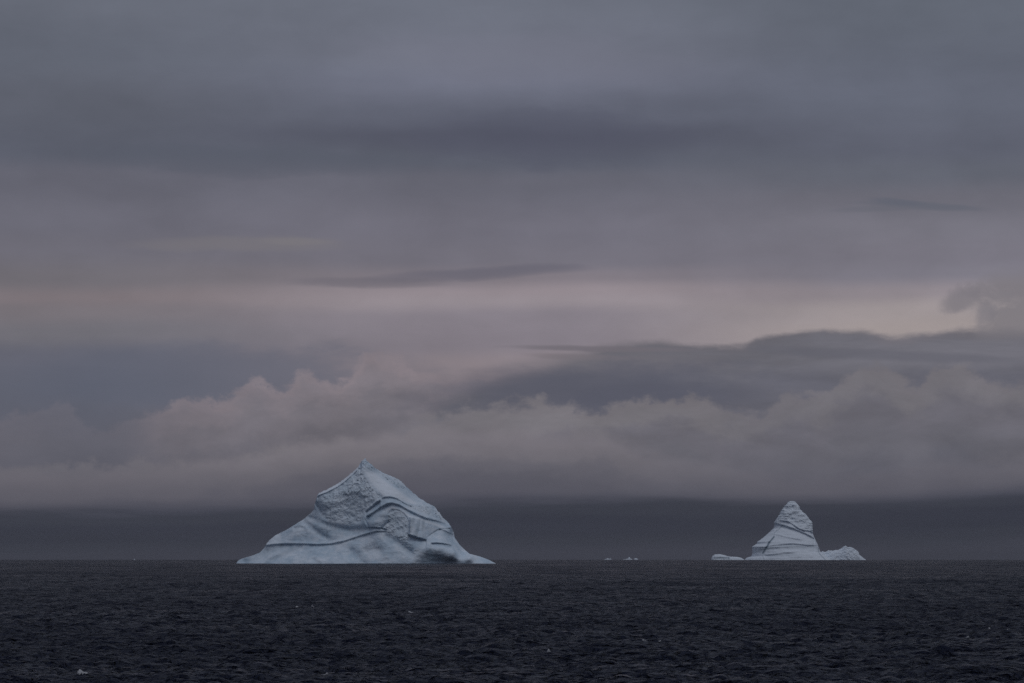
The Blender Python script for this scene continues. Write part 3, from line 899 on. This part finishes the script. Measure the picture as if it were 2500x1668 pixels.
far([(1531, 0), (1534, 2.0), (1536.5, 5.6), (1538, 6.6), (1539.5, 5.6), (1542, 2.6), (1545, 1.0), (1546.5, 0)], 'far iceberg with a small peak, tallest of the distant row', 5.0, dy=60)
far([(1545.5, 0), (1547, 3.0), (1550, 4.0), (1553, 3.6), (1555, 1.6), (1556.5, 0)], 'rounded far iceberg, rightmost of the distant row', 6.0, dy=-50)
far([(325.5, 0), (327, 1.2), (329, 2.2), (330.5, 0)], 'tiny speck of ice on the horizon at far left', 7.0, D=6000.0)

# ------------------------------------------------------------------ whitecaps and drifting ice
def on_sea(px, py):
    d = CAM_H * FPX / (py - HY)
    x0 = (px - 1250) / FPX * d; y0 = d
    xs, ys = np.meshgrid(x0 + np.linspace(-0.6, 0.6, 13), y0 + np.linspace(-0.02, 0.02, 41) * y0)
    xs = xs.ravel(); ys = ys.ravel()
    o = sea_disp(xs, ys)
    k = int(np.argmax(o[:, 2]))              # foam sits on the crest of its wave
    return xs[k], ys[k], o[k, 2] - (xs[k] ** 2 + ys[k] ** 2) / EARTH_R2

def whitecap(px, py, wpx, hpx, label, seed, name='whitecap', cat='foam', lobes=1):
    x, y, z = on_sea(px, py)
    w = wpx / FPX * y; h = hpx / FPX * y
    nu, nv = 40, 14
    u = np.linspace(-1, 1, nu); v = np.linspace(-1, 1, nv)
    Ug, Vg = np.meshgrid(u, v, indexing='ij')
    uu = Ug.ravel(); vv = Vg.ravel()
    prof = np.sqrt(np.clip(1 - uu ** 2, 0, 1)) * (0.55 + 0.45 * np.cos(uu * math.pi * lobes + seed))
    nn = fbm(np.stack([uu * 2.5 + seed, vv * 1.2, uu * 0 + seed], -1), 4, 0.6)
    depth = 0.5 * w * np.sqrt(np.clip(1 - uu ** 2, 0, 1)) * (0.8 + nn)
    P = np.stack([uu * w / 2, vv * depth + 0.15 * w * nn, 0 * uu], -1)
    thick = np.clip(prof * (1 - vv ** 2) * (0.85 + 0.7 * nn), 0, None) * h * 1.5
    o = sea_disp(P[:, 0] + x, P[:, 1] + y)
    base = o[:, 2] - z - (x * x + y * y) / EARTH_R2
    lo = P.copy(); hi = P.copy()
    hi[:, 2] = base + thick + 0.01
    lo[:, 2] = base - 0.06
    V = np.concatenate([hi, lo])
    i = (np.arange(nu - 1)[:, None] * nv + np.arange(nv - 1)[None, :]).ravel()
    f1 = np.stack([i, i + nv, i + nv + 1, i + 1], -1)
    f2 = f1[:, ::-1] + nu * nv
    ring = np.concatenate([np.arange(nu) * nv, (nu - 1) * nv + np.arange(1, nv), (np.arange(nu - 1)[::-1]) * nv + nv - 1, np.arange(nv - 1)[::-1][:-1]])
    r2 = np.roll(ring, -1)
    f3 = np.stack([ring, ring + nu * nv, r2 + nu * nv, r2], -1)
    me = mesh_from(name, V, np.concatenate([f1, f2, f3]), M_FOAM, attrs={'blue': np.zeros(len(V)), 'snow': np.clip(0.5 + nn[np.arange(len(V)) % (nu * nv)], 0, 1)})
    return new_obj(name, me, label=label, cat=cat, group='whitecaps on the sea' if cat == 'foam' else None, loc=(x, y, z))

whitecap(980, 1493, 22, 3.2, 'bright breaking whitecap on dark sea below the largest iceberg', 1.0)
whitecap(184, 1667, 26, 6.0, 'ragged white foam crest at bottom left edge of the sea', 2.0)
whitecap(1604, 1567, 10, 2.0, 'thin streak of spray on dark sea between the two icebergs', 3.0)
whitecap(1612, 1572, 6, 2.4, 'small splash just below the thin streak of spray', 4.0)
whitecap(2331, 1562, 9, 3.0, 'small round foam fleck on sea far right', 5.0)
whitecap(2445, 1547, 17, 2.4, 'long foam crest on wave nearest the right edge', 6.0)
whitecap(2391, 1533, 5, 2.2, 'tiny foam dot above the other flecks far right', 7.0)
whitecap(771, 1488, 6, 2.0, 'tiny foam dot on sea straight below largest iceberg summit', 8.0)
whitecap(704, 1488, 6, 2.0, 'tiny foam fleck on sea below left half of largest iceberg', 9.0)
whitecap(765, 1667, 13, 3.0, 'grey foam crest at bottom edge left of centre', 10.0)
whitecap(1322, 1597, 9.5, 4.6, 'small white chunk of ice drifting alone on dark sea', 0.6, 'ice_chunk', 'ice chunk', 1)

# ------------------------------------------------------------------ haze
hz = bpy.data.materials.new('sea_haze')
hz.use_nodes = True
hz.node_tree.nodes.clear()
pv = hz.node_tree.nodes.new('ShaderNodeVolumePrincipled')
pv.inputs['Color'].default_value = (0.42, 0.43, 0.47, 1)
pv.inputs['Density'].default_value = 3.0e-5
ho = hz.node_tree.nodes.new('ShaderNodeOutputMaterial')
hz.node_tree.links.new(pv.outputs[0], ho.inputs['Volume'])
hv = [(sx_ * 15000.0, sy_ * 15000.0, z_) for z_ in (-17.0, 112.0) for sy_ in (-1, 1) for sx_ in (-1, 1)]
hm_ = bpy.data.meshes.new('haze')
hm_.from_pydata(hv, [], [(0, 2, 3, 1), (4, 5, 7, 6), (0, 1, 5, 4), (2, 6, 7, 3), (0, 4, 6, 2), (1, 3, 7, 5)])
hm_.materials.append(hz)
new_obj('haze', hm_, kind='stuff', label='thin grey haze over the sea thickening towards the horizon')
